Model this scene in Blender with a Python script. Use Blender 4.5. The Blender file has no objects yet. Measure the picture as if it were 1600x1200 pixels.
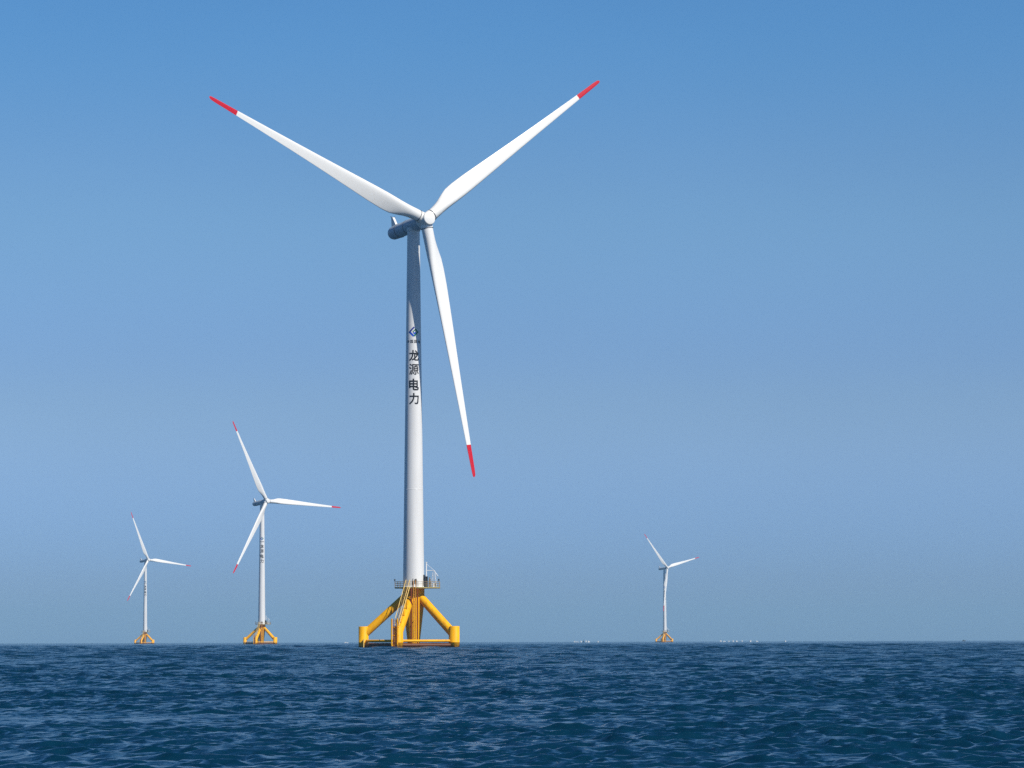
import bpy, bmesh, math, random
import numpy as np
from mathutils import Vector, Matrix

random.seed(7)
RNG = np.random.default_rng(11)
SC = bpy.context.scene
COL = SC.collection
R = math.radians
PI = math.pi

# ------------------------------------------------------------------ camera
CAM_H = 1.0
FPX = 5000.0                                   # focal length in pixels of the 1600 px wide photo
cd = bpy.data.cameras.new('camera')
cd.sensor_fit = 'HORIZONTAL'
cd.sensor_width = 36.0
cd.lens = FPX / 1600.0 * 36.0
cd.clip_start = 0.5
cd.clip_end = 60000.0
cam = bpy.data.objects.new('camera', cd)
COL.objects.link(cam)
PITCH = math.atan((1002.7 - 600.0) / FPX)
ROLL = math.atan((1005.0 - 1000.5) / 1600.0)   # horizon a touch lower on the left
cam.matrix_world = Matrix.Translation((0, 0, CAM_H)) @ Matrix.Rotation(PI / 2 + PITCH, 4, 'X') @ Matrix.Rotation(-ROLL, 4, 'Z')
SC.camera = cam

# ------------------------------------------------------------------ light and sky
SUN_AZ = 134.5         # degrees clockwise from +Y: behind the camera, to the right
SUN_EL = 46.5
wd = bpy.data.worlds.new('World')
SC.world = wd
wd.use_nodes = True
wn = wd.node_tree
wn.nodes.clear()
w_out = wn.nodes.new('ShaderNodeOutputWorld')
w_bg = wn.nodes.new('ShaderNodeBackground')
w_sky = wn.nodes.new('ShaderNodeTexSky')
w_sky.sky_type = 'NISHITA'
w_sky.sun_disc = False
w_sky.sun_elevation = R(SUN_EL)
w_sky.sun_rotation = R(SUN_AZ)
w_sky.altitude = 0
w_sky.air_density = 1.0
w_sky.dust_density = 0.6
w_sky.ozone_density = 3.0
w_hsv = wn.nodes.new('ShaderNodeHueSaturation')
w_hsv.inputs['Hue'].default_value = 0.5
w_hsv.inputs['Saturation'].default_value = 1.25
w_hsv.inputs['Value'].default_value = 1.0
w_bg.inputs['Strength'].default_value = 0.075
SKY_TINT = [(0.0008726645152351496, 0.62, 1.014, 2.036), (0.020418933094800456, 0.572, 0.873, 1.775), (0.08019892432885892, 0.781, 0.911, 1.311), (0.13917310096006544, 0.98, 1.107, 1.316), (0.194, 0.873, 1.159, 1.391), (0.33, 0.42, 0.72, 1.02), (0.6, 0.2, 0.4, 0.66), (1.0, 0.14, 0.31, 0.57)]      # sine of elevation, then the factor on red, green, blue (clean sea air: no brown band)
w_tc = wn.nodes.new('ShaderNodeTexCoord')
w_sep = wn.nodes.new('ShaderNodeSeparateXYZ')
w_cr = wn.nodes.new('ShaderNodeValToRGB')
w_cr.color_ramp.interpolation = 'EASE'
while len(w_cr.color_ramp.elements) < len(SKY_TINT):
    w_cr.color_ramp.elements.new(0.5)
for e_, (p_, r_, g_, b_) in zip(w_cr.color_ramp.elements, SKY_TINT):
    e_.position = p_
for e_, (p_, r_, g_, b_) in zip(w_cr.color_ramp.elements, SKY_TINT):
    e_.color = (r_, g_, b_, 1)
w_mul = wn.nodes.new('ShaderNodeMix')
w_mul.data_type = 'RGBA'
w_mul.blend_type = 'MULTIPLY'
w_mul.clamp_result = False
w_mul.inputs[0].default_value = 1.0
wn.links.new(w_tc.outputs['Generated'], w_sep.inputs[0])
wn.links.new(w_sep.outputs['Z'], w_cr.inputs['Fac'])
wn.links.new(w_sky.outputs[0], w_hsv.inputs['Color'])
wn.links.new(w_hsv.outputs[0], w_mul.inputs[6])
wn.links.new(w_cr.outputs['Color'], w_mul.inputs[7])
# faint, broad unevenness of the thin high haze
w_nz = wn.nodes.new('ShaderNodeTexNoise')
w_nz.inputs['Scale'].default_value = 9.0
w_nz.inputs['Detail'].default_value = 5.0
w_mr = wn.nodes.new('ShaderNodeMapRange')
w_mr.inputs['From Min'].default_value = 0.3
w_mr.inputs['From Max'].default_value = 0.7
w_mr.inputs['To Min'].default_value = 0.985
w_mr.inputs['To Max'].default_value = 1.015
w_mp = wn.nodes.new('ShaderNodeMapping')
w_mp.inputs['Scale'].default_value = (1.0, 1.0, 1.6)
w_m2 = wn.nodes.new('ShaderNodeVectorMath')
w_m2.operation = 'SCALE'
wn.links.new(w_tc.outputs['Generated'], w_mp.inputs['Vector'])
wn.links.new(w_mp.outputs[0], w_nz.inputs['Vector'])
wn.links.new(w_nz.outputs['Fac'], w_mr.inputs['Value'])
wn.links.new(w_mul.outputs[2], w_m2.inputs[0])
wn.links.new(w_mr.outputs[0], w_m2.inputs['Scale'])
wn.links.new(w_m2.outputs[0], w_bg.inputs['Color'])
wn.links.new(w_bg.outputs[0], w_out.inputs['Surface'])

ld = bpy.data.lights.new('sun', 'SUN')
ld.energy = 5.0
ld.angle = R(0.5)
ld.color = (1.0, 0.94, 0.84)
sun = bpy.data.objects.new('sun', ld)
COL.objects.link(sun)
sd = Vector((math.sin(R(SUN_AZ)) * math.cos(R(SUN_EL)), math.cos(R(SUN_AZ)) * math.cos(R(SUN_EL)), math.sin(R(SUN_EL))))
sun.rotation_euler = sd.to_track_quat('Z', 'Y').to_euler()

vs = SC.view_settings
vs.view_transform = 'Standard'
vs.look = 'None'
vs.exposure = 0.0
vs.gamma = 1.0
vs.use_curve_mapping = False
SC.cycles.use_denoising = False
SC.cycles.max_bounces = 6
SC.cycles.volume_bounces = 0

# ------------------------------------------------------------------ painted characters: outline vertices (1/1000 em) and triangles
GLYPHS = {
    '龙': ([[871,676],[778,590],[551,776],[642,853],[825,311],[729,199],[630,108],[630,67],[632,50],[634,49],[836,46],[850,50],[858,68],[868,181],[926,147],[993,124],[972,-1],[926,-63],[847,-79],[652,-79],[565,-68],[511,-21],[505,16],[351,-69],[324,-31],[259,34],[442,129],[498,168],[498,502],[438,502],[387,271],[281,67],[88,-106],[55,-63],[-8,1],[170,146],[262,314],[303,502],[26,502],[26,629],[320,629],[332,869],[467,864],[453,629],[972,629],[972,502],[630,502],[630,282],[730,399],[799,511],[921,460]],
          [[11,16,12],[43,41,40],[3,2,1],[32,31,33],[6,27,22],[17,16,11],[5,4,47],[40,39,37],[4,48,47],[33,31,35],[10,18,11],[16,15,12],[4,50,48],[7,6,22],[43,42,41],[50,46,48],[28,46,43],[35,34,33],[22,21,8],[30,29,37],[21,20,8],[45,44,49],[39,38,37],[31,30,36],[8,20,9],[37,36,30],[24,23,22],[18,17,11],[14,13,12],[12,15,14],[47,46,27],[3,1,0],[27,26,22],[8,7,22],[26,24,22],[20,19,9],[6,5,47],[6,47,27],[49,50,45],[26,25,24],[44,43,49],[28,27,46],[46,48,49],[10,9,19],[31,36,35],[19,18,10],[43,40,29],[29,28,43],[40,37,29],[50,45,46],[46,49,43]]),
    '源': ([[825,337],[825,389],[555,389],[555,337],[825,481],[825,531],[555,531],[555,481],[505,30],[449,-45],[358,14],[415,85],[496,226],[598,197],[992,13],[890,-34],[761,197],[860,235],[325,726],[258,637],[60,773],[127,852],[277,465],[211,375],[11,502],[76,583],[293,264],[133,-92],[35,-30],[203,328],[969,705],[429,705],[420,321],[381,108],[283,-104],[247,-76],[191,-44],[279,148],[313,338],[320,809],[969,809],[736,655],[723,625],[931,625],[931,243],[739,243],[736,-38],[722,-67],[694,-86],[657,-95],[536,-97],[528,-64],[502,3],[631,2],[633,3],[631,0],[631,2],[631,243],[451,243],[451,625],[608,625],[625,681],[637,730],[759,705]],
          [[52,51,56],[6,5,42],[21,20,19],[25,24,23],[63,41,30],[31,62,39],[17,15,14],[47,46,56],[7,6,59],[53,52,56],[40,39,62],[6,60,59],[6,42,60],[37,35,33],[30,31,61],[31,61,62],[9,8,11],[11,10,9],[25,23,22],[5,43,42],[59,58,2],[31,39,38],[63,30,40],[45,57,56],[43,4,1],[0,58,44],[17,16,15],[62,63,40],[51,49,56],[35,34,33],[49,48,56],[48,47,56],[57,44,58],[51,50,49],[8,13,12],[45,44,57],[1,4,7],[46,45,56],[21,19,18],[2,1,7],[11,8,12],[38,37,32],[26,28,27],[26,29,28],[56,54,53],[32,31,38],[37,36,35],[56,55,54],[42,61,60],[44,43,1],[41,30,61],[33,32,37],[43,5,4],[42,41,61],[58,0,3],[44,1,0],[58,3,2],[2,7,59]]),
    '电': ([[232,292],[424,292],[424,380],[232,380],[760,292],[760,380],[559,380],[559,292],[232,593],[232,506],[424,506],[424,593],[760,593],[559,593],[559,506],[760,506],[424,866],[559,866],[559,723],[893,723],[893,163],[559,163],[563,52],[570,45],[810,41],[836,49],[850,83],[863,222],[923,187],[993,161],[969,11],[917,-68],[821,-91],[595,-91],[496,-77],[438,-18],[424,83],[424,163],[232,163],[232,101],[98,101],[98,723],[424,723]],
          [[38,37,1],[41,9,8],[0,3,40],[42,41,8],[34,33,35],[2,14,3],[24,32,25],[27,15,5],[26,25,30],[20,26,30],[40,39,38],[13,11,10],[20,21,26],[18,8,11],[24,35,33],[15,6,5],[31,30,25],[32,31,25],[33,32,24],[18,17,42],[37,21,7],[6,15,2],[13,12,18],[37,36,21],[30,29,20],[3,14,10],[14,13,10],[36,35,22],[29,28,20],[7,2,1],[17,16,42],[3,9,40],[7,21,4],[12,20,19],[5,4,27],[35,23,22],[38,1,0],[27,12,15],[36,22,21],[7,6,2],[3,10,9],[2,15,14],[41,40,9],[40,38,0],[27,20,12],[8,18,42],[18,11,13],[28,27,20],[21,26,4],[12,19,18],[35,24,23],[37,7,1],[26,27,4]]),
    '力': ([[516,650],[936,650],[882,50],[840,-47],[808,-78],[773,-93],[734,-100],[547,-97],[539,-52],[532,-29],[497,38],[716,29],[723,31],[726,34],[754,98],[797,517],[507,517],[473,320],[356,94],[107,-124],[55,-63],[9,-25],[240,171],[342,359],[372,517],[55,517],[55,650],[382,650],[382,866],[516,866]],
          [[4,3,13],[5,4,12],[22,21,20],[0,29,28],[27,26,24],[19,18,22],[2,1,15],[0,16,15],[3,2,13],[8,6,11],[26,25,24],[17,16,24],[11,10,9],[0,28,27],[23,17,24],[6,5,12],[7,6,8],[13,2,14],[9,8,11],[1,0,15],[18,17,23],[0,27,16],[13,12,4],[20,19,22],[15,14,2],[23,22,18],[27,24,16],[6,12,11]]),
    '中': ([[565,689],[930,689],[930,163],[797,163],[797,220],[565,220],[565,-107],[430,-107],[430,220],[199,220],[199,158],[68,158],[68,689],[430,689],[430,868],[565,868],[430,560],[199,560],[199,350],[430,350],[565,560],[565,350],[797,350],[797,560]],
          [[11,9,18],[16,19,20],[0,16,20],[2,1,22],[8,7,5],[18,9,19],[3,2,4],[22,5,4],[18,17,12],[0,17,16],[0,20,23],[21,9,8],[17,0,13],[1,23,22],[12,11,18],[4,2,22],[22,21,5],[0,15,14],[21,20,19],[9,21,19],[0,14,13],[7,6,5],[11,10,9],[17,13,12],[21,8,5],[1,0,23]]),
    '国': ([[692,324],[770,232],[686,182],[651,231],[562,324],[644,369],[441,347],[252,347],[252,448],[441,448],[441,555],[224,555],[224,658],[774,658],[774,555],[548,555],[548,448],[750,448],[750,347],[548,347],[548,214],[795,214],[795,114],[210,114],[210,214],[441,214],[932,-98],[817,-98],[817,-48],[180,-48],[180,-98],[68,-98],[68,813],[932,813],[817,707],[180,707],[180,58],[817,58]],
          [[9,8,7],[19,4,5],[31,29,36],[36,35,32],[23,22,20],[36,29,28],[37,26,33],[9,7,6],[10,14,11],[34,37,33],[15,14,10],[5,0,18],[14,12,11],[19,9,6],[28,27,26],[31,30,29],[19,5,16],[4,3,0],[33,35,34],[28,26,37],[19,16,9],[0,18,19],[3,2,1],[6,20,19],[18,17,5],[22,21,20],[14,13,12],[35,33,32],[6,25,20],[19,4,0],[28,37,36],[25,23,20],[16,15,10],[16,10,9],[25,24,23],[17,16,5],[32,31,36],[1,0,3]]),
}

# ------------------------------------------------------------------ materials
def mat(name, color, rough=0.5, metallic=0.0, spec=0.5, var=0.0, scale=1.0, stretch=(1, 1, 1), dark=None):
    """Painted surface: base colour broken up by two noises in object space."""
    m = bpy.data.materials.new(name)
    m.use_nodes = True
    nt = m.node_tree
    b = nt.nodes['Principled BSDF']
    b.inputs['Base Color'].default_value = (*color, 1)
    b.inputs['Roughness'].default_value = rough
    b.inputs['Metallic'].default_value = metallic
    b.inputs['Specular IOR Level'].default_value = spec
    if var > 0:
        tc = nt.nodes.new('ShaderNodeTexCoord')
        mp = nt.nodes.new('ShaderNodeMapping')
        mp.inputs['Scale'].default_value = [scale * s for s in stretch]
        nz = nt.nodes.new('ShaderNodeTexNoise')
        nz.inputs['Scale'].default_value = 1.0
        nz.inputs['Detail'].default_value = 6.0
        nz.inputs['Roughness'].default_value = 0.65
        cr = nt.nodes.new('ShaderNodeValToRGB')
        cr.color_ramp.elements[0].position = 0.32
        cr.color_ramp.elements[1].position = 0.62
        d = dark if dark else tuple(c * (1 - var) for c in color)
        cr.color_ramp.elements[0].color = (*d, 1)
        cr.color_ramp.elements[1].color = (*color, 1)
        nt.links.new(tc.outputs['Object'], mp.inputs['Vector'])
        nt.links.new(mp.outputs[0], nz.inputs['Vector'])
        nt.links.new(nz.outputs['Fac'], cr.inputs['Fac'])
        nt.links.new(cr.outputs['Color'], b.inputs['Base Color'])
    return m


def mat_yellow(name):
    """Yellow offshore paint with rust runs and a dark tidal stain at the waterline."""
    m = mat(name, (0.93, 0.475, 0.0), 0.52, spec=0.22, var=0.18, scale=0.9, stretch=(1, 1, 0.3), dark=(0.82, 0.36, 0.0))
    nt = m.node_tree
    b = nt.nodes['Principled BSDF']
    src = b.inputs['Base Color'].links[0].from_socket
    geo = nt.nodes.new('ShaderNodeNewGeometry')
    sep = nt.nodes.new('ShaderNodeSeparateXYZ')
    nt.links.new(geo.outputs['Position'], sep.inputs[0])
    nz = nt.nodes.new('ShaderNodeTexNoise')
    nz.inputs['Scale'].default_value = 1.6
    nz.inputs['Detail'].default_value = 5.0
    nt.links.new(geo.outputs['Position'], nz.inputs['Vector'])
    ad = nt.nodes.new('ShaderNodeMath'); ad.operation = 'MULTIPLY_ADD'
    ad.inputs[1].default_value = -1.6
    nt.links.new(nz.outputs['Fac'], ad.inputs[0])
    nt.links.new(sep.outputs['Z'], ad.inputs[2])
    mr = nt.nodes.new('ShaderNodeMapRange')
    mr.inputs['From Min'].default_value = -0.75
    mr.inputs['From Max'].default_value = -0.1
    nt.links.new(ad.outputs[0], mr.inputs['Value'])
    mx = nt.nodes.new('ShaderNodeMix'); mx.data_type = 'RGBA'
    mx.inputs[6].default_value = (0.13, 0.045, 0.012, 1)
    nt.links.new(mr.outputs[0], mx.inputs[0])
    nt.links.new(src, mx.inputs[7])
    # rust runs
    mp = nt.nodes.new('ShaderNodeMapping'); mp.inputs['Scale'].default_value = (2.2, 2.2, 0.22)
    nt.links.new(geo.outputs['Position'], mp.inputs['Vector'])
    n2 = nt.nodes.new('ShaderNodeTexNoise'); n2.inputs['Scale'].default_value = 1.0; n2.inputs['Detail'].default_value = 8.0
    nt.links.new(mp.outputs[0], n2.inputs['Vector'])
    r2 = nt.nodes.new('ShaderNodeMapRange')
    r2.inputs['From Min'].default_value = 0.58
    r2.inputs['From Max'].default_value = 0.72
    r2.inputs['To Max'].default_value = 0.55
    nt.links.new(n2.outputs['Fac'], r2.inputs['Value'])
    m2 = nt.nodes.new('ShaderNodeMix'); m2.data_type = 'RGBA'
    m2.inputs[7].default_value = (0.42, 0.15, 0.008, 1)
    nt.links.new(r2.outputs[0], m2.inputs[0])
    nt.links.new(mx.outputs[2], m2.inputs[6])
    nt.links.new(m2.outputs[2], b.inputs['Base Color'])
    return m


def mat_sea():
    m = bpy.data.materials.new('sea_water')
    m.use_nodes = True
    nt = m.node_tree
    b = nt.nodes['Principled BSDF']
    b.inputs['Base Color'].default_value = (0.002, 0.028, 0.058, 1)
    b.inputs['Roughness'].default_value = 0.16
    b.inputs['IOR'].default_value = 1.333
    geo = nt.nodes.new('ShaderNodeNewGeometry')
    tc = nt.nodes.new('ShaderNodeTexCoord')
    att = nt.nodes.new('ShaderNodeAttribute')
    att.attribute_name = 'ripple'
    # ripples finer than the mesh tilt the surface normal; 'ripple' grows where the mesh gets coarser
    total = geo.outputs['Normal']
    for (sx, sy, amount, by_mesh, det) in ((1.6, 1.9, 0.80, True, 3.0), (6.5, 7.5, 0.72, False, 4.0)):
        mp = nt.nodes.new('ShaderNodeMapping')
        mp.inputs['Scale'].default_value = (sx, sy, 1)
        mp.inputs['Rotation'].default_value = (0, 0, R(11))
        nz = nt.nodes.new('ShaderNodeTexNoise')
        nz.inputs['Scale'].default_value = 1.0
        nz.inputs['Detail'].default_value = det
        nz.inputs['Roughness'].default_value = 0.6
        nt.links.new(tc.outputs['Object'], mp.inputs['Vector'])
        nt.links.new(mp.outputs[0], nz.inputs['Vector'])
        sub = nt.nodes.new('ShaderNodeVectorMath'); sub.operation = 'SUBTRACT'
        sub.inputs[1].default_value = (0.5, 0.5, 0.5)
        nt.links.new(nz.outputs['Color'], sub.inputs[0])
        flat = nt.nodes.new('ShaderNodeVectorMath'); flat.operation = 'MULTIPLY'
        flat.inputs[1].default_value = (amount * 2, amount * 2, 0)
        nt.links.new(sub.outputs[0], flat.inputs[0])
        out = flat.outputs[0]
        if by_mesh:
            sc = nt.nodes.new('ShaderNodeVectorMath'); sc.operation = 'SCALE'
            nt.links.new(out, sc.inputs[0])
            nt.links.new(att.outputs['Fac'], sc.inputs['Scale'])
            out = sc.outputs[0]
        ad = nt.nodes.new('ShaderNodeVectorMath'); ad.operation = 'ADD'
        nt.links.new(total, ad.inputs[0])
        nt.links.new(out, ad.inputs[1])
        total = ad.outputs[0]
    nm = nt.nodes.new('ShaderNodeVectorMath'); nm.operation = 'NORMALIZE'
    nt.links.new(total, nm.inputs[0])
    nt.links.new(nm.outputs[0], b.inputs['Normal'])
    return m


M = {
    'white': mat('white_turbine_paint', (0.80, 0.80, 0.79), 0.38, var=0.10, scale=0.6, stretch=(1.2, 1.2, 0.10)),
    'blade': mat('white_blade_gelcoat', (0.82, 0.82, 0.80), 0.32, var=0.03, scale=0.3),
    'red': mat('red_blade_tip_paint', (0.56, 0.001, 0.020), 0.5, spec=0.3),
    'yellow': mat_yellow('yellow_foundation_paint'),
    'pale': mat('pale_yellow_handrail', (0.80, 0.55, 0.16), 0.5),
    'grey': mat('galvanised_rail', (0.36, 0.27, 0.15), 0.55),
    'deck': mat('deck_grating', (0.40, 0.33, 0.12), 0.7, var=0.2, scale=3),
    'seam': mat('dark_rubber_seal', (0.05, 0.055, 0.065), 0.6),
    'dark': mat('dark_machine_paint', (0.02, 0.021, 0.024), 0.5),
    'black': mat('black_letter_paint', (0.006, 0.006, 0.010), 0.5),
    'navy': mat('navy_logo_paint', (0.008, 0.03, 0.28), 0.45),
    'blue': mat('blue_logo_paint', (0.006, 0.09, 0.62), 0.45),
    'green': mat('green_logo_paint', (0.004, 0.20, 0.12), 0.45),
    'hull': mat('white_boat_paint', (0.78, 0.78, 0.76), 0.4),
    'hulldark': mat('dark_boat_paint', (0.03, 0.035, 0.045), 0.5),
    'sea': mat_sea(),
}


# ------------------------------------------------------------------ mesh helpers
class MB:
    """Collects tubes, boxes, lathes and prisms for ONE mesh object."""
    def __init__(s):
        s.v, s.f, s.sm, s.mi = [], [], [], []

    def add(s, verts, faces, smooth=True, mi=0):
        o = len(s.v)
        s.v += [tuple(p) for p in verts]
        s.f += [tuple(i + o for i in f) for f in faces]
        s.sm += [smooth] * len(faces)
        s.mi += [mi] * len(faces)

    def tube(s, p0, p1, r0, r1=None, n=16, cap=True):
        r1 = r0 if r1 is None else r1
        p0, p1 = Vector(p0), Vector(p1)
        z = (p1 - p0).normalized()
        x = z.orthogonal().normalized() if abs(z.z) < 0.999 else Vector((1, 0, 0))
        y = z.cross(x)
        ring = lambda p, r: [p + r * (math.cos(2 * PI * i / n) * x + math.sin(2 * PI * i / n) * y) for i in range(n)]
        s.add(ring(p0, r0) + ring(p1, r1), [(i, (i + 1) % n, n + (i + 1) % n, n + i) for i in range(n)])
        if cap:
            s.add(ring(p0, r0), [tuple(reversed(range(n)))], False)
            s.add(ring(p1, r1), [tuple(range(n))], False)

    def path(s, pts, r, n=8):
        for a, b in zip(pts[:-1], pts[1:]):
            s.tube(a, b, r, n=n)

    def box(s, c, d, rz=0.0):
        cx, cy, cz = c
        dx, dy, dz = d[0] / 2, d[1] / 2, d[2] / 2
        vs_ = []
        for z in (-dz, dz):
            for x, y in ((-dx, -dy), (dx, -dy), (dx, dy), (-dx, dy)):
                vs_.append((cx + x * math.cos(rz) - y * math.sin(rz), cy + x * math.sin(rz) + y * math.cos(rz), cz + z))
        s.add(vs_, [(3, 2, 1, 0), (4, 5, 6, 7), (0, 1, 5, 4), (1, 2, 6, 5), (2, 3, 7, 6), (3, 0, 4, 7)], False)

    def lathe(s, prof, n=48, axis='Z', cap0=True, cap1=True):
        """prof: (radius, height) pairs along the axis."""
        vs_ = []
        for r, h in prof:
            for i in range(n):
                a = 2 * PI * i / n
                c, q = r * math.cos(a), r * math.sin(a)
                vs_.append((c, q, h) if axis == 'Z' else (c, h, -q))
        fs = []
        for k in range(len(prof) - 1):
            for i in range(n):
                j = (i + 1) % n
                fs.append((k * n + i, k * n + j, (k + 1) * n + j, (k + 1) * n + i))
        s.add(vs_, fs)
        if cap0:
            s.add(vs_[:n], [tuple(reversed(range(n)))], False)
        if cap1:
            s.add(vs_[-n:], [tuple(range(n))], False)

    def prism(s, outline, h0, h1):
        n = len(outline)
        vs_ = [(x, y, h0) for x, y in outline] + [(x, y, h1) for x, y in outline]
        s.add(vs_, [tuple(reversed(range(n))), tuple(range(n, 2 * n))] + [(i, (i + 1) % n, n + (i + 1) % n, n + i) for i in range(n)], False)

    def build(s, name, mats, parent=None):
        me = bpy.data.meshes.new(name)
        me.from_pydata(s.v, [], s.f)
        me.polygons.foreach_set('use_smooth', s.sm)
        me.polygons.foreach_set('material_index', s.mi)
        for m in (mats if isinstance(mats, (list, tuple)) else [mats]):
            me.materials.append(m)
        me.update()
        o = bpy.data.objects.new(name, me)
        COL.objects.link(o)
        if parent:
            o.parent = parent
        return o


def tag(o, label=None, cat=None, group=None, kind=None):
    if label: o['label'] = label
    if cat: o['category'] = cat
    if group: o['group'] = group
    if kind: o['kind'] = kind
    return o


# ------------------------------------------------------------------ sea: one sheet from under the camera to the horizon
def build_sea():
    rows = [6.0]
    while rows[-1] < 2600.0:
        rows.append(rows[-1] + max(0.045, 0.0017 * rows[-1]))
    while rows[-1] < 13500.0:
        rows.append(rows[-1] * 1.035)
    r = np.array(rows)
    half = R(13.0)
    dense = np.arange(-half, half + 1e-6, 0.00105)
    side = np.linspace(half, 2 * PI - half, 130)[1:-1]
    th = np.concatenate([dense, side])                    # angle clockwise from +Y
    dth = np.concatenate([np.full(len(dense), 0.00105), np.full(len(side), side[1] - side[0])])
    nr, nt_ = len(r), len(th)
    RR, TT = np.meshgrid(r, th, indexing='ij')
    X = (RR * np.sin(TT)).ravel()
    Y = (RR * np.cos(TT)).ravel()
    dr = np.gradient(r)
    sp = np.maximum(dr[:, None], RR * dth[None, :]).ravel()   # local mesh spacing
    Z = np.zeros_like(X); DX = np.zeros_like(X); DY = np.zeros_like(X)
    live = np.where(sp < 12.0)[0]
    x, y, s_ = X[live], Y[live], sp[live]
    z = np.zeros_like(x); gx = np.zeros_like(x); gy = np.zeros_like(x)
    # slow gust field: patches of rougher and calmer water
    gust = np.ones_like(x)
    for k in range(7):
        lam = RNG.uniform(9, 45); a = RNG.uniform(0, 2 * PI)
        gust += 0.13 * np.sin(2 * PI / lam * (x * math.cos(a) * 0.45 + y * math.sin(a)) + RNG.uniform(0, 2 * PI))
    NW = 96
    kept = np.zeros_like(x); every = 0.0
    NL = 44                                                  # longer seas that take over where the mesh is too coarse for chop
    for k in range(NW + NL):
        if k < NW:
            lam = WAVE_MIN * (WAVE_MAX / WAVE_MIN) ** (k / (NW - 1)) * RNG.uniform(0.93, 1.07)
        else:
            lam = WAVE_MAX * (11.0 / WAVE_MAX) ** ((k - NW) / (NL - 1)) * RNG.uniform(0.93, 1.07)
        spread = R(80) if lam < 1.0 else R(55)
        a = R(WAVE_DIR) + np.clip(RNG.normal(0, 0.55), -1.3, 1.3) * spread
        kk = 2 * PI / lam
        steep = WAVE_STEEP * (0.55 + 0.45 * math.exp(-(math.log(lam / 0.38) / 0.8) ** 2) if k < NW else 0.68)
        amp = steep / kk
        fade = np.clip((lam / s_ - 2.2) / 2.5, 0, 1)
        if k >= NW:
            fade = fade * np.clip((16.0 - lam / s_) / 6.0, 0, 1)
        kept += steep ** 2 * fade ** 2
        if k < NW:
            every += steep ** 2
        ph = kk * (x * math.cos(a) + y * math.sin(a)) + RNG.uniform(0, 2 * PI)
        loc = amp * fade * (gust if lam < 2.5 else 1.0)
        z += loc * np.cos(ph)
        gx -= loc * math.cos(a) * np.sin(ph)
        gy -= loc * math.sin(a) * np.sin(ph)
    ripple = np.ones_like(X); ripple[live] = np.sqrt(np.clip(1 - kept / every, 0, 1))
    Z[live] = z; DX[live] = 1.0 * gx; DY[live] = 1.0 * gy
    co = np.stack([X + DX, Y + DY, Z], 1)
    i = np.arange(nr - 1)[:, None] * nt_
    j = np.arange(nt_)[None, :]
    jn = (np.arange(nt_) + 1) % nt_
    quads = np.stack([i + j, i + nt_ + j, i + nt_ + jn[None, :], i + jn[None, :]], -1).reshape(-1, 4)
    c = len(co)
    co = np.vstack([co, [[0, 0, 0]]])
    tris = np.stack([np.arange(nt_), jn, np.full(nt_, c)], 1)
    nq, ntri = len(quads), len(tris)
    me = bpy.data.meshes.new('sea')
    me.vertices.add(len(co)); me.vertices.foreach_set('co', co.ravel())
    me.loops.add(nq * 4 + ntri * 3)
    me.loops.foreach_set('vertex_index', np.concatenate([quads.ravel(), tris.ravel()]).astype(np.int32))
    me.polygons.add(nq + ntri)
    me.polygons.foreach_set('loop_start', np.concatenate([np.arange(nq) * 4, nq * 4 + np.arange(ntri) * 3]).astype(np.int32))
    me.polygons.foreach_set('use_smooth', np.ones(nq + ntri, bool))
    me.materials.append(M['sea'])
    at = me.attributes.new('ripple', 'FLOAT', 'POINT')
    at.data.foreach_set('value', np.append(ripple, 1.0).astype(np.float32))
    me.update(calc_edges=True)
    me.validate()
    o = bpy.data.objects.new('sea', me)
    o.location.z = -0.15
    COL.objects.link(o)
    return tag(o, 'dark blue choppy sea reaching to the horizon', None, kind='structure')


WAVE_MIN, WAVE_MAX, WAVE_DIR, WAVE_STEEP = 0.10, 1.25, 80.0, 0.060
build_sea()

# ------------------------------------------------------------------ wind turbine
HUB_H = 80.0
OVER = 4.57
TILT = R(5.5)
CONE = R(3.0)
ROTOR_R = 49.2
HUB_Z = HUB_H
DECK_Z = 11.2
TOWER_Z0, TOWER_Z1 = 11.26, 78.35
TR0, TR1 = 2.0, 1.18
PILES = [R(a) for a in (-16, 56, 128, 200, 272)]
RHO = 9.35


def tower_r(z):
    return TR0 + (TR1 - TR0) * (z - TOWER_Z0) / (TOWER_Z1 - TOWER_Z0)


def ring_pt(th, rho, z):
    return Vector((rho * math.sin(th), -rho * math.cos(th), z))


def wrap(bm_pts, tris, mi_list, cx, cz, name, mats, parent, facing):
    """Lay flat (x, z) triangles round the tower, proud of its paint by a few mm, with a turned-in rim."""
    bm = bmesh.new()
    vs_ = [bm.verts.new((p[0], 0, p[1])) for p in bm_pts]
    for t, mi in zip(tris, mi_list):
        try:
            f = bm.faces.new([vs_[i] for i in t])
            f.material_index = mi
        except ValueError:
            pass
    xs = [p[0] for p in bm_pts]
    x = min(xs) + 0.12
    while x < max(xs):
        bmesh.ops.bisect_plane(bm, geom=bm.verts[:] + bm.edges[:] + bm.faces[:], plane_co=(x, 0, 0), plane_no=(1, 0, 0))
        x += 0.12
    for v in bm.verts:
        z = v.co.z + cz
        rr = tower_r(z) + 0.012
        a = facing + (v.co.x + cx) / rr
        v.co = ring_pt(a, rr, z)
    bmesh.ops.recalc_face_normals(bm, faces=bm.faces)
    me = bpy.data.meshes.new(name)
    bm.to_mesh(me)
    bm.free()
    for m in mats:
        me.materials.append(m)
    me.polygons.foreach_set('use_smooth', [True] * len(me.polygons))
    o = bpy.data.objects.new(name, me)
    COL.objects.link(o)
    o.parent = parent
    return o


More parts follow.
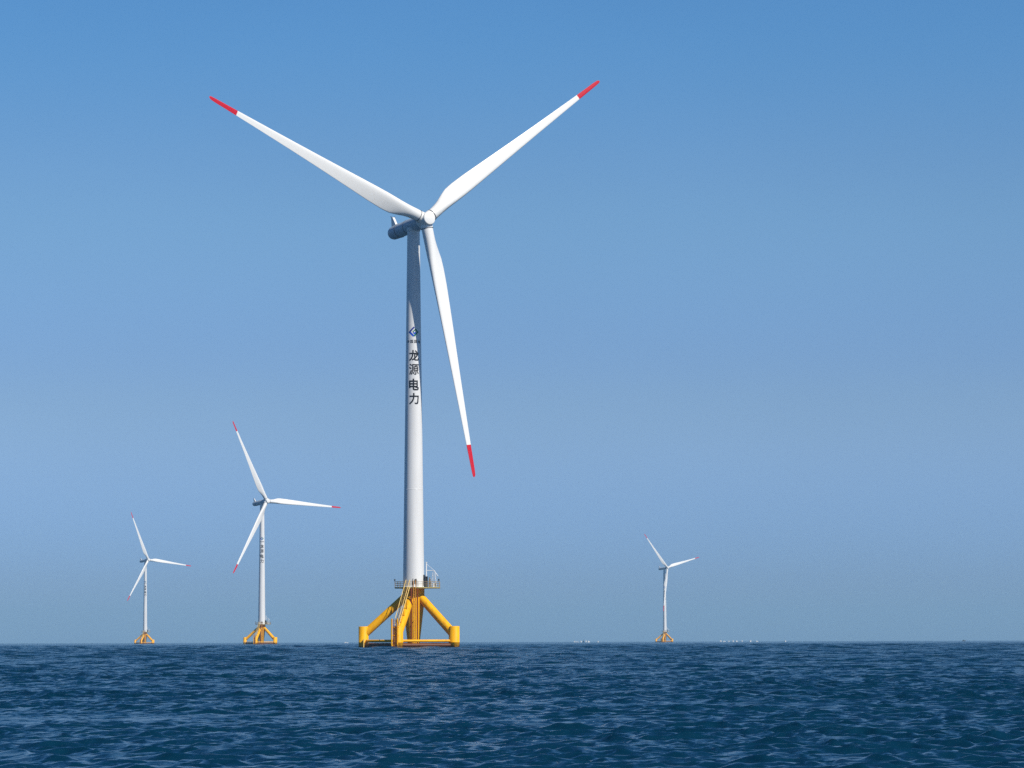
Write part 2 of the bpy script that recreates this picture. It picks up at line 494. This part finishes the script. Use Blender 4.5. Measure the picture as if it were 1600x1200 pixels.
def glyph(ch, size_x, size_z, ox, oz, pts, tris):
    g, t = GLYPHS[ch]
    x0, x1 = min(p[0] for p in g), max(p[0] for p in g)
    y0, y1 = min(p[1] for p in g), max(p[1] for p in g)
    o = len(pts)
    for p in g:
        pts.append((ox + ((p[0] - x0) / (x1 - x0) - 0.5) * size_x, oz + ((p[1] - y0) / (y1 - y0) - 0.5) * size_z))
    tris += [[i + o for i in f] for f in t]


def section(r, n=28):
    """Blade section at radius r: x = chordwise (leading edge +x), y = downwind."""
    root = 1.08
    ch_r = [(1.2, 2.2), (2.5, 2.25), (4.0, 2.55), (5.5, 2.95), (7.5, 3.28), (9.5, 3.38), (12.5, 3.25), (16, 2.95), (20, 2.6), (25, 2.18), (30, 1.80), (35, 1.47), (40, 1.16), (43.3, 0.97), (46, 0.84), (48.2, 0.74), (49.0, 0.62), (49.3, 0.45), (49.42, 0.22), (49.46, 0.06)]
    chord = float(np.interp(r, [a for a, _ in ch_r], [b for _, b in ch_r]))
    w = min(1.0, max(0.0, (r - 1.6) / 6.4))
    w = w * w * (3 - 2 * w)                                   # 0 = round root, 1 = aerofoil
    tk = float(np.interp(r, [3, 8, 12, 20, 35, 49.2], [0.85, 0.46, 0.34, 0.25, 0.19, 0.15]))
    tw = R(float(np.interp(r, [1, 8, 14, 22, 32, 44, 49.2], [15, 14, 10, 6, 3, 0.5, 0])))
    bend = 1.1 * (r / ROTOR_R) ** 2 * 0.0
    pts = []
    for i in range(n):
        a = 2 * PI * i / n
        cx, cy = root * math.cos(a), root * math.sin(a)
        u = 0.5 * (1 - math.cos(a))                           # 0 at leading edge, 1 at trailing edge
        yt = 5 * tk * (0.2969 * math.sqrt(u) - 0.126 * u - 0.3516 * u * u + 0.2843 * u ** 3 - 0.1015 * u ** 4)
        camber = 0.12 * tk * math.sin(PI * u)
        sgn = 1 if a <= PI else -1
        ax = chord * (0.30 - u)
        ay = chord * (camber + sgn * yt)
        x = cx * (1 - w) + ax * w
        y = cy * (1 - w) + ay * w
        pts.append((x * math.cos(tw) + y * math.sin(tw) , y * math.cos(tw) - x * math.sin(tw) - bend, r))
    return pts


def loft(radii, cap0, cap1):
    mb = MB()
    n = 28
    vs_, fs = [], []
    for r in radii:
        vs_ += section(r, n)
    for k in range(len(radii) - 1):
        for i in range(n):
            j = (i + 1) % n
            fs.append((k * n + i, k * n + j, (k + 1) * n + j, (k + 1) * n + i))
    mb.add(vs_, fs)
    if cap0: mb.add(vs_[:n], [tuple(reversed(range(n)))], False)
    if cap1: mb.add(vs_[-n:], [tuple(range(n))], False)
    return mb


def place_rotor(root, psi, az):
    """Turn the nacelle to heading psi and the three blades to rotor angle az."""
    Mr = Matrix.Translation((OVER * math.cos(TILT) * math.sin(psi), -OVER * math.cos(TILT) * math.cos(psi), HUB_Z)) \
        @ Matrix.Rotation(psi, 4, 'Z') @ Matrix.Rotation(-TILT, 4, 'X')
    k = 0
    for c in root.children:
        kind = c.name.split('.')[0]
        if kind in ('nacelle', 'hub'):
            c.matrix_basis = Mr if kind == 'nacelle' else Mr @ Matrix.Rotation(-az, 4, 'Y')
        elif kind == 'blade':
            c.matrix_basis = Mr @ Matrix.Rotation(PI / 2 - (az + k * 2 * PI / 3), 4, 'Y') @ Matrix.Rotation(CONE, 4, 'X')
            k += 1


def make_turbine():
    root = bpy.data.objects.new('wind_turbine', None)
    root.empty_display_size = 5
    COL.objects.link(root)
    Yl = M['yellow']
    # --- foundation: tapering column, five piles, five braces, ring pipes
    mb = MB()
    mb.lathe([(1.12, -4), (1.16, 1.0), (1.3, 2.2), (1.95, 8.0), (2.03, 9.0), (2.03, 10.9), (2.18, 10.92), (2.18, 11.0), (2.03, 11.02)], 48)
    mb.build('column', Yl, root)
    for th in PILES:
        mb = MB()
        c = ring_pt(th, RHO, 0)
        prof = [(0.93, -4), (0.93, 0.9), (0.945, 0.91), (0.945, 0.97), (0.93, 0.98), (0.93, 3.86), (0.88, 3.92), (0.80, 3.92), (0.80, 3.80)]
        mb.lathe(prof, 32)
        mb.v = [(x + c.x, y + c.y, z) for x, y, z in mb.v]
        mb.build('pile', Yl, root)
        mb = MB()
        a, b = ring_pt(th, RHO - 0.25, 2.55), ring_pt(th, 1.2, 9.75)
        mb.tube(a, b, 0.75, n=28)
        mb.tube(a + (b - a) * 0.60, a + (b - a) * 0.606, 0.775, n=28)     # weld band
        mb.build('brace', Yl, root)
    for k in range(5):
        t0, t1 = PILES[k], PILES[(k + 1) % 5]
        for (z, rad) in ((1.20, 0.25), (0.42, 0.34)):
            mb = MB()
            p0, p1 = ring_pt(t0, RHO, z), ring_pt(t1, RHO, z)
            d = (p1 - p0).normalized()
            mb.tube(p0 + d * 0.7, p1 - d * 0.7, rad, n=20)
            mb.build('ring_pipe', Yl if z > 1 else M['pipe_shade'], root)
    # stub braces from the column foot to the piles
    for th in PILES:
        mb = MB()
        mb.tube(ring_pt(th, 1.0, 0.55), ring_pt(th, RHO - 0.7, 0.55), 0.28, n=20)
        mb.build('radial_pipe', M['pipe_shade'], root)
    # --- working deck, octagonal with a tongue to the right
    mb = MB()
    oct_ = []
    for i in range(12):
        a = 2 * PI * (i + 0.5) / 12
        oct_.append((3.65 * math.cos(a), 3.65 * math.sin(a)))
    outline = [p for p in oct_ if p[0] < 3.0]
    outline = sorted(outline, key=lambda p: math.atan2(p[1], p[0]) % (2 * PI))
    outline = [(4.95, -2.0), (4.95, 2.0)] + outline
    mb.prism(outline, DECK_Z - 0.20, DECK_Z + 0.02)
    deck = mb.build('deck', M['deck'], root)
    rail = MB()
    posts = []
    m_ = len(outline)
    for i in range(m_):
        p, q = Vector((*outline[i], 0)) * 0.985, Vector((*outline[(i + 1) % m_], 0)) * 0.985
        L = (q - p).length
        for h in (0.38, 0.72, 1.06):
            rail.tube((p.x, p.y, DECK_Z + h), (q.x, q.y, DECK_Z + h), 0.03, n=6)
        nseg = max(1, round(L / 0.95))
        for s in range(nseg):
            t = p + (q - p) * s / nseg
            rail.tube((t.x, t.y, DECK_Z + 0.02), (t.x, t.y, DECK_Z + 1.08), 0.035, n=6)
    rail.build('railing', M['grey'], deck)
    for (x, y) in ((-3.5, -0.7), (4.75, -1.75)):
        lp = MB()
        lp.tube((x, y, DECK_Z + 1.05), (x, y, DECK_Z + 1.25), 0.05, n=8)
        lp.lathe([(0.02, 1.24), (0.13, 1.26), (0.15, 1.40), (0.11, 1.52), (0.02, 1.56)], 12)
        k0 = len(lp.v) - 5 * 12 - 24
        lp.v = lp.v[:k0] + [(vx + x, vy + y, vz + DECK_Z) for vx, vy, vz in lp.v[k0:]]
        lp.build('marker_lamp', M['dark'], deck)
    # --- cabinet, person-high switch box, davit crane, cage on the tongue
    mb = MB()
    mb.box((2.42, -0.75, DECK_Z + 0.98), (0.50, 0.7, 1.92))
    mb.box((2.42, -0.75, DECK_Z + 1.98), (0.58, 0.8, 0.08))
    mb.build('switch_cabinet', M['dark'], deck)
    mb = MB()
    mb.box((3.02, -0.55, DECK_Z + 0.76), (0.34, 0.5, 1.48))
    mb.tube((3.02, -0.55, DECK_Z + 1.50), (3.02, -0.55, DECK_Z + 1.86), 0.12, 0.09, n=12)
    mb.build('control_box', M['grey'], deck)
    mb = MB()
    px, py = 2.38, 0.35
    mb.tube((px, py, DECK_Z), (px, py, DECK_Z + 4.6), 0.13, 0.10, n=14)
    mb.tube((px, py, DECK_Z + 4.6), (px, py, DECK_Z + 4.75), 0.16, 0.16, n=14)
    crane = mb.build('davit_crane', M['white'], root)
    mb = MB()
    mb.path([(px, py, DECK_Z + 3.15), (px + 1.45, py - 0.25, DECK_Z + 3.15), (px + 2.2, py - 0.4, DECK_Z + 2.05)], 0.065, n=10)
    mb.tube((px, py, DECK_Z + 4.4), (px + 1.45, py - 0.25, DECK_Z + 3.18), 0.03, n=6)
    mb.build('boom', M['white'], crane)
    mb = MB()
    for (x, y) in ((3.35, -1.5), (3.35, -0.5), (4.35, -1.5), (4.35, -0.5)):
        mb.tube((x, y, DECK_Z), (x * 0.4 + 3.75 * 0.6, y * 0.6 - 0.4, DECK_Z + 2.7), 0.028, n=6)
    for h, s in ((0.75, 0.84), (1.45, 0.70), (2.1, 0.57), (2.85, 0.42)):
        cx, cy = 3.85, -1.0
        q = [(cx - 0.5 * s, cy - 0.5 * s), (cx + 0.5 * s, cy - 0.5 * s), (cx + 0.5 * s, cy + 0.5 * s), (cx - 0.5 * s, cy + 0.5 * s)]
        for i in range(4):
            mb.tube((*q[i], DECK_Z + h), (*q[(i + 1) % 4], DECK_Z + h), 0.022, n=6)
            if h < 2.5:
                mb.tube((*q[i], DECK_Z + h), (*q[(i + 1) % 4], DECK_Z + h + 0.65), 0.02, n=6)
    mb.box((3.95, -0.9, DECK_Z + 0.42), (0.6, 0.6, 0.8))
    mb.build('lattice_frame', M['white'], deck)
    # --- stair from the front pile to the deck
    f = ring_pt(PILES[0], RHO, 0)
    lo, hi = Vector((f.x - 0.25, f.y + 0.6, 4.0)), Vector((-0.95, -3.75, DECK_Z + 0.0))
    ax = (hi - lo).normalized()
    sd_ = Vector((ax.y, -ax.x, 0)).normalized()
    st = MB()
    for s in (-0.36, 0.36):
        st.tube(lo + sd_ * s, hi + sd_ * s, 0.075, n=8)
    stair = st.build('stair', M['pale'], root)
    tr = MB()
    for i in range(26):
        c = lo + (hi - lo) * (i + 0.5) / 26
        tr.box((c.x, c.y, c.z), (0.66, 0.22, 0.04), math.atan2(sd_.y, sd_.x))
    tr.build('tread_grating', M['rust'], stair)
    for s in (-0.38, 0.38):
        hr = MB()
        hr.tube(lo + sd_ * s + Vector((0, 0, 1.35)), hi + sd_ * s + Vector((0, 0, 1.35)), 0.055, n=8)
        for i in range(8):
            c = lo + (hi - lo) * i / 7 + sd_ * s
            hr.tube(c, c + Vector((0, 0, 1.36)), 0.03, n=6)
        hr.build('handrail', M['pale'], stair)
    sp = MB()
    mid = ring_pt(PILES[0], 5.6, 6.2)
    for t in (0.15, 0.42, 0.68):
        c = lo + (hi - lo) * t + sd_ * 0.42
        b = ring_pt(PILES[0], RHO - 0.25 + (1.2 - RHO + 0.25) * (0.08 + t * 0.62), 0)
        zz = 2.55 + (9.75 - 2.55) * (0.08 + t * 0.62)
        sp.tube(c, (b.x + 0.2, b.y, zz + 0.6), 0.05, n=6)
        sp.tube(c + Vector((0, 0, -0.2)), (b.x + 0.35, b.y, zz + 0.1), 0.05, n=6)
    sp.build('stair_strut', Yl, stair)
    # --- boat landing in front of the front pile: two fender posts and a ladder
    bl = MB()
    fx, fy = f.x - 0.62, f.y - 1.25
    for s in (-0.52, 0.52):
        bl.tube((fx + s, fy, -3), (fx + s, fy, 5.3), 0.15, n=14)
        for z in (0.4, 2.2, 3.7):
            bl.tube((fx + s, fy, z), (f.x + s * 0.5, f.y - 0.6, z), 0.09, n=8)
    land = bl.build('boat_landing', Yl, root)
    ld_ = MB()
    for s in (-0.24, 0.24):
        ld_.tube((fx + s, fy + 0.1, -2), (fx + s, fy + 0.1, 5.2), 0.05, n=8)
    z = -1.0
    while z < 5.1:
        ld_.tube((fx - 0.24, fy + 0.1, z), (fx + 0.24, fy + 0.1, z), 0.035, n=6)
        z += 0.30
    ld_.build('ladder', M['rust'], land)
    # --- small fender on the left pile
    lp_ = ring_pt(PILES[4], RHO, 0)
    fd = MB()
    for s in (0.05, 0.75):
        fd.tube((lp_.x + s, lp_.y - 1.15, -2), (lp_.x + s, lp_.y - 1.15, 1.55), 0.11, n=12)
        for z in (0.5, 1.35):
            fd.tube((lp_.x + s, lp_.y - 1.15, z), (lp_.x + s * 0.8, lp_.y - 0.6, z), 0.08, n=8)
    fd.build('fender', M['pale'], root)
    # --- straight access ladder down the column front, with hoops standing over the deck edge
    al = MB()
    lx, ly = 0.28, -3.80
    for s in (-0.21, 0.21):
        al.tube((lx + s, ly, -2), (lx + s, ly, DECK_Z + 1.25), 0.065, n=10)
    z = -0.7
    while z < DECK_Z:
        al.tube((lx - 0.21, ly, z), (lx + 0.21, ly, z), 0.03, n=6)
        z += 0.3
    for z in (1.6, 5.0, 8.5):
        al.tube((lx, ly, z), (lx * 0.3, -1.6, z), 0.06, n=8)
    lad = al.build('access_ladder', M['ochre'], root)
    jt = MB()
    for s, q in ((-0.62, 0.16), (0.55, 0.12)):
        jt.tube((lx + s, ly + 0.35, -3), (lx + s, ly + 0.35, DECK_Z - 0.2), q, n=12)
    jt.build('cable_tube', M['rust'], root)
    hp = MB()
    for s in (-0.42, 0.42):
        hp.path([(lx + s, ly + 0.35, DECK_Z), (lx + s, ly + 0.30, DECK_Z + 1.2), (lx + s * 0.6, ly + 0.1, DECK_Z + 1.55)], 0.06, n=8)
    hp.box((lx + 0.12, ly + 0.42, DECK_Z + 1.0), (0.34, 0.25, 0.9))
    hp.box((lx - 0.3, ly + 0.42, DECK_Z + 0.7), (0.3, 0.25, 0.7))
    hp.build('ladder_gate', M['dark'], lad)
    # --- tower
    tw = MB()
    prof = [(TR0 + 0.12, TOWER_Z0), (TR0 + 0.12, TOWER_Z0 + 0.14), (tower_r(TOWER_Z0 + 0.15), TOWER_Z0 + 0.15), (tower_r(TOWER_Z0 + 0.17), TOWER_Z0 + 0.17), (tower_r(TOWER_Z0 + 0.5), TOWER_Z0 + 0.5)]
    for zf in (29.5, 53.0):
        prof += [(tower_r(zf - 0.4), zf - 0.4), (tower_r(zf - 0.08), zf - 0.08), (tower_r(zf - 0.06), zf - 0.06), (tower_r(zf) + 0.010, zf - 0.05), (tower_r(zf) + 0.010, zf + 0.05), (tower_r(zf + 0.06), zf + 0.06), (tower_r(zf + 0.08), zf + 0.08), (tower_r(zf + 0.4), zf + 0.4)]
    prof += [(TR1, TOWER_Z1)]
    tw.lathe(prof, 72)
    tower = tw.build('tower', M['white'], root)
    dr = MB()
    # door on the right flank of the tower, in a raised frame
    rr = tower_r(DECK_Z + 1.2)
    dr.box((rr + 0.02, -0.35, DECK_Z + 1.25), (0.22, 0.95, 2.2), 0.0)
    dr.build('door', M['dark'], tower)
    FACING = R(3.0)
    k_px = 0.1190
    zpx = lambda y: 1.0 + 598.6 * math.tan(PITCH + math.atan((600.0 - y) / FPX))      # measured height of a mark on the tower
    pts, tris = [], []
    for ch, y0, y1 in (('龙', 546, 563.5), ('源', 567.2, 585.2), ('电', 590.8, 609.5), ('力', 613.3, 631.5)):
        glyph(ch, 16.4 * k_px, (y1 - y0) * k_px, 0, zpx((y0 + y1) / 2), pts, tris)
    wrap(pts, tris, [0] * len(tris), 0.06, 0, 'lettering', [M['black']], tower, FACING)
    pts, tris = [], []
    for i, ch in enumerate('中国国电'):
        glyph(ch, 4.6 * k_px, 5.2 * k_px, (i - 1.5) * 6.4 * k_px, zpx(532.8), pts, tris)
    wrap(pts, tris, [0] * len(tris), 0.0, 0, 'small_lettering', [M['black']], tower, FACING)
    # emblem: a square on its corner, strips in blue and green
    rects = [(0.00, 0.20, 0.00, 1.00, 0), (0.20, 0.90, 0.00, 0.24, 1), (0.36, 0.50, 0.42, 1.00, 2), (0.50, 0.80, 0.78, 1.00, 2),
             (0.80, 1.00, 0.14, 1.00, 2), (0.62, 0.80, 0.34, 0.64, 1), (0.50, 0.62, 0.34, 0.50, 1)]
    pts, tris, mi = [], [], []
    S = 17.0 * k_px / 2
    cz = zpx(517.9)
    for p0, p1, q0, q1, m_i in rects:
        o = len(pts)
        for p, q in ((p0, q0), (p1, q0), (p1, q1), (p0, q1)):
            # p runs down-right, q runs up-right
            pts.append((S * (p + q - 1), cz + S * 1.02 * (q - p)))
        tris += [[o, o + 1, o + 2], [o, o + 2, o + 3]]
        mi += [m_i, m_i]
    wrap(pts, tris, mi, 0.0, 0, 'emblem', [M['navy'], M['blue'], M['green']], tower, FACING)
    # --- nacelle, in rotor axes: +y points downwind, hub centre at the origin
    nc = MB()
    end = OVER + 8.35
    prof = [(1.30, 1.35), (1.34, 1.6), (1.38, 2.4), (1.36, 6.0), (1.32, end - 1.6), (1.26, end - 0.8), (1.12, end - 0.35), (0.90, end - 0.10), (0.6, end), (0.02, end + 0.03)]
    nc.lathe(prof, 56, 'Y')
    nacelle = nc.build('nacelle', M['nacelle'], root)
    nb = MB()
    nb.lathe([(1.24, 0), (1.30, 0.1), (1.30, 0.55), (1.22, 0.7)], 48)
    nb.v = [(x, y, z + TOWER_Z1 - 0.05) for x, y, z in nb.v]
    nb.build('yaw_collar', M['white'], root)
    for ys in (OVER + 1.8, OVER + 5.1):
        sm = MB()
        sm.lathe([(1.30, ys), (1.40, ys + 0.005), (1.40, ys + 0.05), (1.30, ys + 0.055)], 56, 'Y')
        sm.build('panel_seam', M['seam'], nacelle)
    fm = MB()
    y0 = end - 2.2
    fin = [(y0, 1.1), (y0 + 1.75, 1.1), (y0 + 1.75, 3.05), (y0 + 1.25, 3.05)]
    vs_ = [(-0.24, y, z) for y, z in fin] + [(0.24, y, z) for y, z in fin]
    fm.add(vs_, [(0, 1, 2, 3), (7, 6, 5, 4), (0, 4, 5, 1), (1, 5, 6, 2), (2, 6, 7, 3), (3, 7, 4, 0)], False)
    fm.build('sensor_mast', M['white'], nacelle)
    cb = MB()
    cb.tube((-0.45, y0 + 1.5, 3.10), (0.45, y0 + 1.5, 3.10), 0.05, n=8)
    for s in (-0.42, 0.42):
        cb.tube((s, y0 + 1.5, 3.10), (s, y0 + 1.5, 3.2), 0.03, n=8)
        cb.tube((s, y0 + 1.5, 3.2), (s, y0 + 1.5, 3.3), 0.09, 0.05, n=8)
    cb.build('wind_sensor', M['seam'], nacelle)
    ht = MB()
    ht.box((0, y0 - 0.35, 1.30), (0.6, 0.5, 0.16))
    ht.build('hatch', M['dark'], nacelle)
    # --- hub with a flat nose
    hb = MB()
    hb.lathe([(0.02, -1.62), (1.05, -1.60), (1.17, -1.55), (1.22, -1.45), (1.36, -0.6), (1.50, 0.2), (1.52, 0.9), (1.44, 1.22), (1.30, 1.30)], 56, 'Y', cap0=False)
    for k in range(3):
        th = PI / 2 - k * 2 * PI / 3
        d = Vector((math.sin(th), 0, math.cos(th)))
        hb.tube(d * 0.7, d * 1.62, 1.16, 1.14, n=40)
    hub = hb.build('hub', M['blade'], root)
    # --- blades
    rad = [1.6, 2.2, 3.0, 3.8, 4.6, 5.5, 6.5, 7.5, 8.5, 9.5, 10.5, 11.5, 12.5, 14, 16, 18, 20, 22.5, 25, 28, 31, 34, 37, 40, 42, 43.3]
    tip = [43.3, 44.5, 46, 47, 47.8, 48.3, 48.7, 49.0, 49.2, 49.33, 49.42, 49.46]
    bl0 = loft(rad, True, False)
    b0 = bl0.build('blade', M['blade'], root)
    t0 = loft(tip, False, True).build('red_tip', M['red'], b0)
    cl = MB()
    cl.lathe([(1.10, 1.66), (1.15, 1.67), (1.15, 1.76), (1.10, 1.77)], 40)
    c0 = cl.build('root_seal', M['seam'], b0)
    for k in range(2):
        b = b0.copy(); COL.objects.link(b); b.parent = root
        for q in (t0, c0):
            d = q.copy(); COL.objects.link(d); d.parent = b
    return root


M['rust'] = mat('rusty_ladder', (0.30, 0.055, 0.004), 0.6, var=0.4, scale=4)
M['pipe_shade'] = mat('shaded_pipe_red', (0.15, 0.040, 0.005), 0.6, var=0.4, scale=3)  # dark red-brown: shade on the low pipes put into their colour
M['nacelle'] = mat('blue_grey_nacelle_shade', (0.46, 0.55, 0.64), 0.42, var=0.08, scale=0.5)  # base colour darkened to blue-grey to deepen the nacelle's shade
M['ochre'] = mat('ochre_ladder_paint', (0.74, 0.36, 0.03), 0.5, var=0.3, scale=2, dark=(0.42, 0.12, 0.02))

T1 = make_turbine()


def copy_tree(o, parent=None):
    c = o.copy()
    COL.objects.link(c)
    c.parent = parent
    for ch in list(o.children):
        copy_tree(ch, c)
    return c


G = 'offshore wind turbines'
TURBINES = [
    (T1, -18.53, 600.4, 31.6, 37.1, 0.0, 'huge nearest wind turbine with red blade tips and big dark lettering above a yellow base'),
    (None, -140.6, 1797.9, 39.4, -3.4, 0.0, 'mid-distance white wind turbine left of the huge one, faint lettering legible on its tower'),
    (None, -351.3, 3066.8, 43.3, -6.6, 0.0, 'small far wind turbine at the far left, one blade pointing right, hazy orange base'),
    (None, 163.66, 3453.1, 42.9, 13.7, 0.0, 'small lone wind turbine on the right horizon, one blade hanging down across its tower'),
]
for t, x, y, psi, az, rz, lab in TURBINES:
    t = t or copy_tree(T1)
    t.location = (x, y, 0)
    t.rotation_euler = (0, 0, R(rz))
    place_rotor(t, R(psi) - R(rz), R(az))
    tag(t, lab, 'wind turbine', G)

# ------------------------------------------------------------------ boats on the horizon
def boat(px, dist, length, height, heading, label, dark=False, mast=0.0, name='fishing_boat'):
    x = (px - 800.0) / FPX * dist
    mb = MB()
    length, height, mast = length * 0.8, height * 0.78, mast * 0.8
    L, W, H = length, max(1.6, length * 0.3), height * 0.45
    secs = [(-0.5, 0.85, 0.0), (-0.2, 1.0, 0.0), (0.15, 1.0, 0.02), (0.38, 0.62, 0.22), (0.5, 0.06, 0.45)]
    vs_ = []
    for t, w, lift in secs:
        vs_ += [(t * L, -W / 2 * w, H * (1 + lift)), (t * L, -W / 2 * w * 0.7, -0.4), (t * L, W / 2 * w * 0.7, -0.4), (t * L, W / 2 * w, H * (1 + lift))]
    fs = []
    for k in range(len(secs) - 1):
        for i in range(4):
            j = (i + 1) % 4
            fs.append((k * 4 + i, (k + 1) * 4 + i, (k + 1) * 4 + j, k * 4 + j))
    fs += [(0, 1, 2, 3), (16, 19, 18, 17)]
    mb.add(vs_, fs, False)
    m_ = M['hulldark'] if dark else M['hull']
    o = mb.build(name, m_)
    cb = MB()
    cb.box((-0.12 * L, 0, H + (height - H) / 2), (L * 0.34, W * 0.7, height - H))
    cb.box((-0.12 * L, 0, height + 0.06), (L * 0.40, W * 0.8, 0.12))
    if mast:
        cb.tube((-0.05 * L, 0, H), (-0.05 * L, 0, height + mast), 0.16, 0.08, n=8)
    cb.build('cabin', m_, o)
    o.location = (x, dist, 0)
    o.rotation_euler = (0, 0, R(heading))
    tag(o, label, 'boat', 'distant boats along the horizon')
    return o


boat(540.5, 4300, 7.2, 1.7, 0, 'long low white boat on the horizon just left of the big yellow base')
boat(896.5, 4400, 4.2, 2.4, 70, 'small white boat at the left end of the cluster right of the big turbine')
boat(900.5, 4700, 5.5, 1.4, 0, 'low pale boat second from the left in the cluster right of the big turbine')
boat(906.5, 4300, 4.0, 2.3, 60, 'white boat with a thin mast, mid-cluster right of the big turbine', mast=1.8)
boat(910.3, 4350, 3.0, 2.6, 80, 'dark boat with a tall mast, mid-cluster right of the big turbine', True, 1.6)
boat(914.3, 4300, 3.4, 3.2, 80, 'tallest white boat, just right of the dark masted boat')
boat(918.3, 4300, 4.6, 2.4, 30, 'wide white boat at the right end of the tight cluster right of the big turbine')
boat(933.0, 4500, 4.0, 2.3, 60, 'lone white boat a little right of the tight cluster, before the right turbine')
boat(1124.0, 4200, 4.0, 3.2, 60, 'brightest white boat, first in the row right of the right-hand turbine')
boat(1129.3, 4800, 5.0, 1.8, 10, 'faint low boat just right of the brightest boat in the right-hand row')
boat(1136.6, 4400, 3.6, 2.4, 70, 'third white boat along the row right of the right-hand turbine')
boat(1143.4, 4300, 4.0, 2.8, 60, 'fourth boat, bright white, along the row right of the right-hand turbine')
boat(1148.8, 4500, 4.4, 2.3, 40, 'fifth white boat along the row right of the right-hand turbine')
boat(1157.4, 4400, 3.4, 2.8, 80, 'slim white boat, sixth along the row right of the right-hand turbine')
boat(1170.3, 4300, 4.4, 2.8, 50, 'seventh boat, bright white, alone toward the right end of the right-hand row')
boat(1180.5, 4900, 4.5, 1.8, 20, 'faint pale boat, last in the row right of the right-hand turbine')
boat(1224.8, 4500, 4.0, 2.3, 50, 'single white boat standing apart, right of the row of boats')
boat(1503.0, 4500, 6.0, 2.4, 10, 'dark boat on the horizon near the right edge', True)

# ------------------------------------------------------------------ haze
HAZE_DENSITY = 0.00007
mb = MB()
mb.box((0, 6300, 66.5), (27400, 15000, 143))
hz = mb.build('haze', None)
hm = bpy.data.materials.new('haze_air')
hm.use_nodes = True
hn = hm.node_tree
hn.nodes.clear()
ho = hn.nodes.new('ShaderNodeOutputMaterial')
hv = hn.nodes.new('ShaderNodeVolumePrincipled')
hv.inputs['Color'].default_value = (0.42, 0.74, 1.0, 1)
hv.inputs['Density'].default_value = HAZE_DENSITY
hv.inputs['Anisotropy'].default_value = 0.0
hn.links.new(hv.outputs[0], ho.inputs['Volume'])
hz.data.materials.clear()
hz.data.materials.append(hm)
tag(hz, 'pale blue haze lying over the sea', None, kind='stuff')
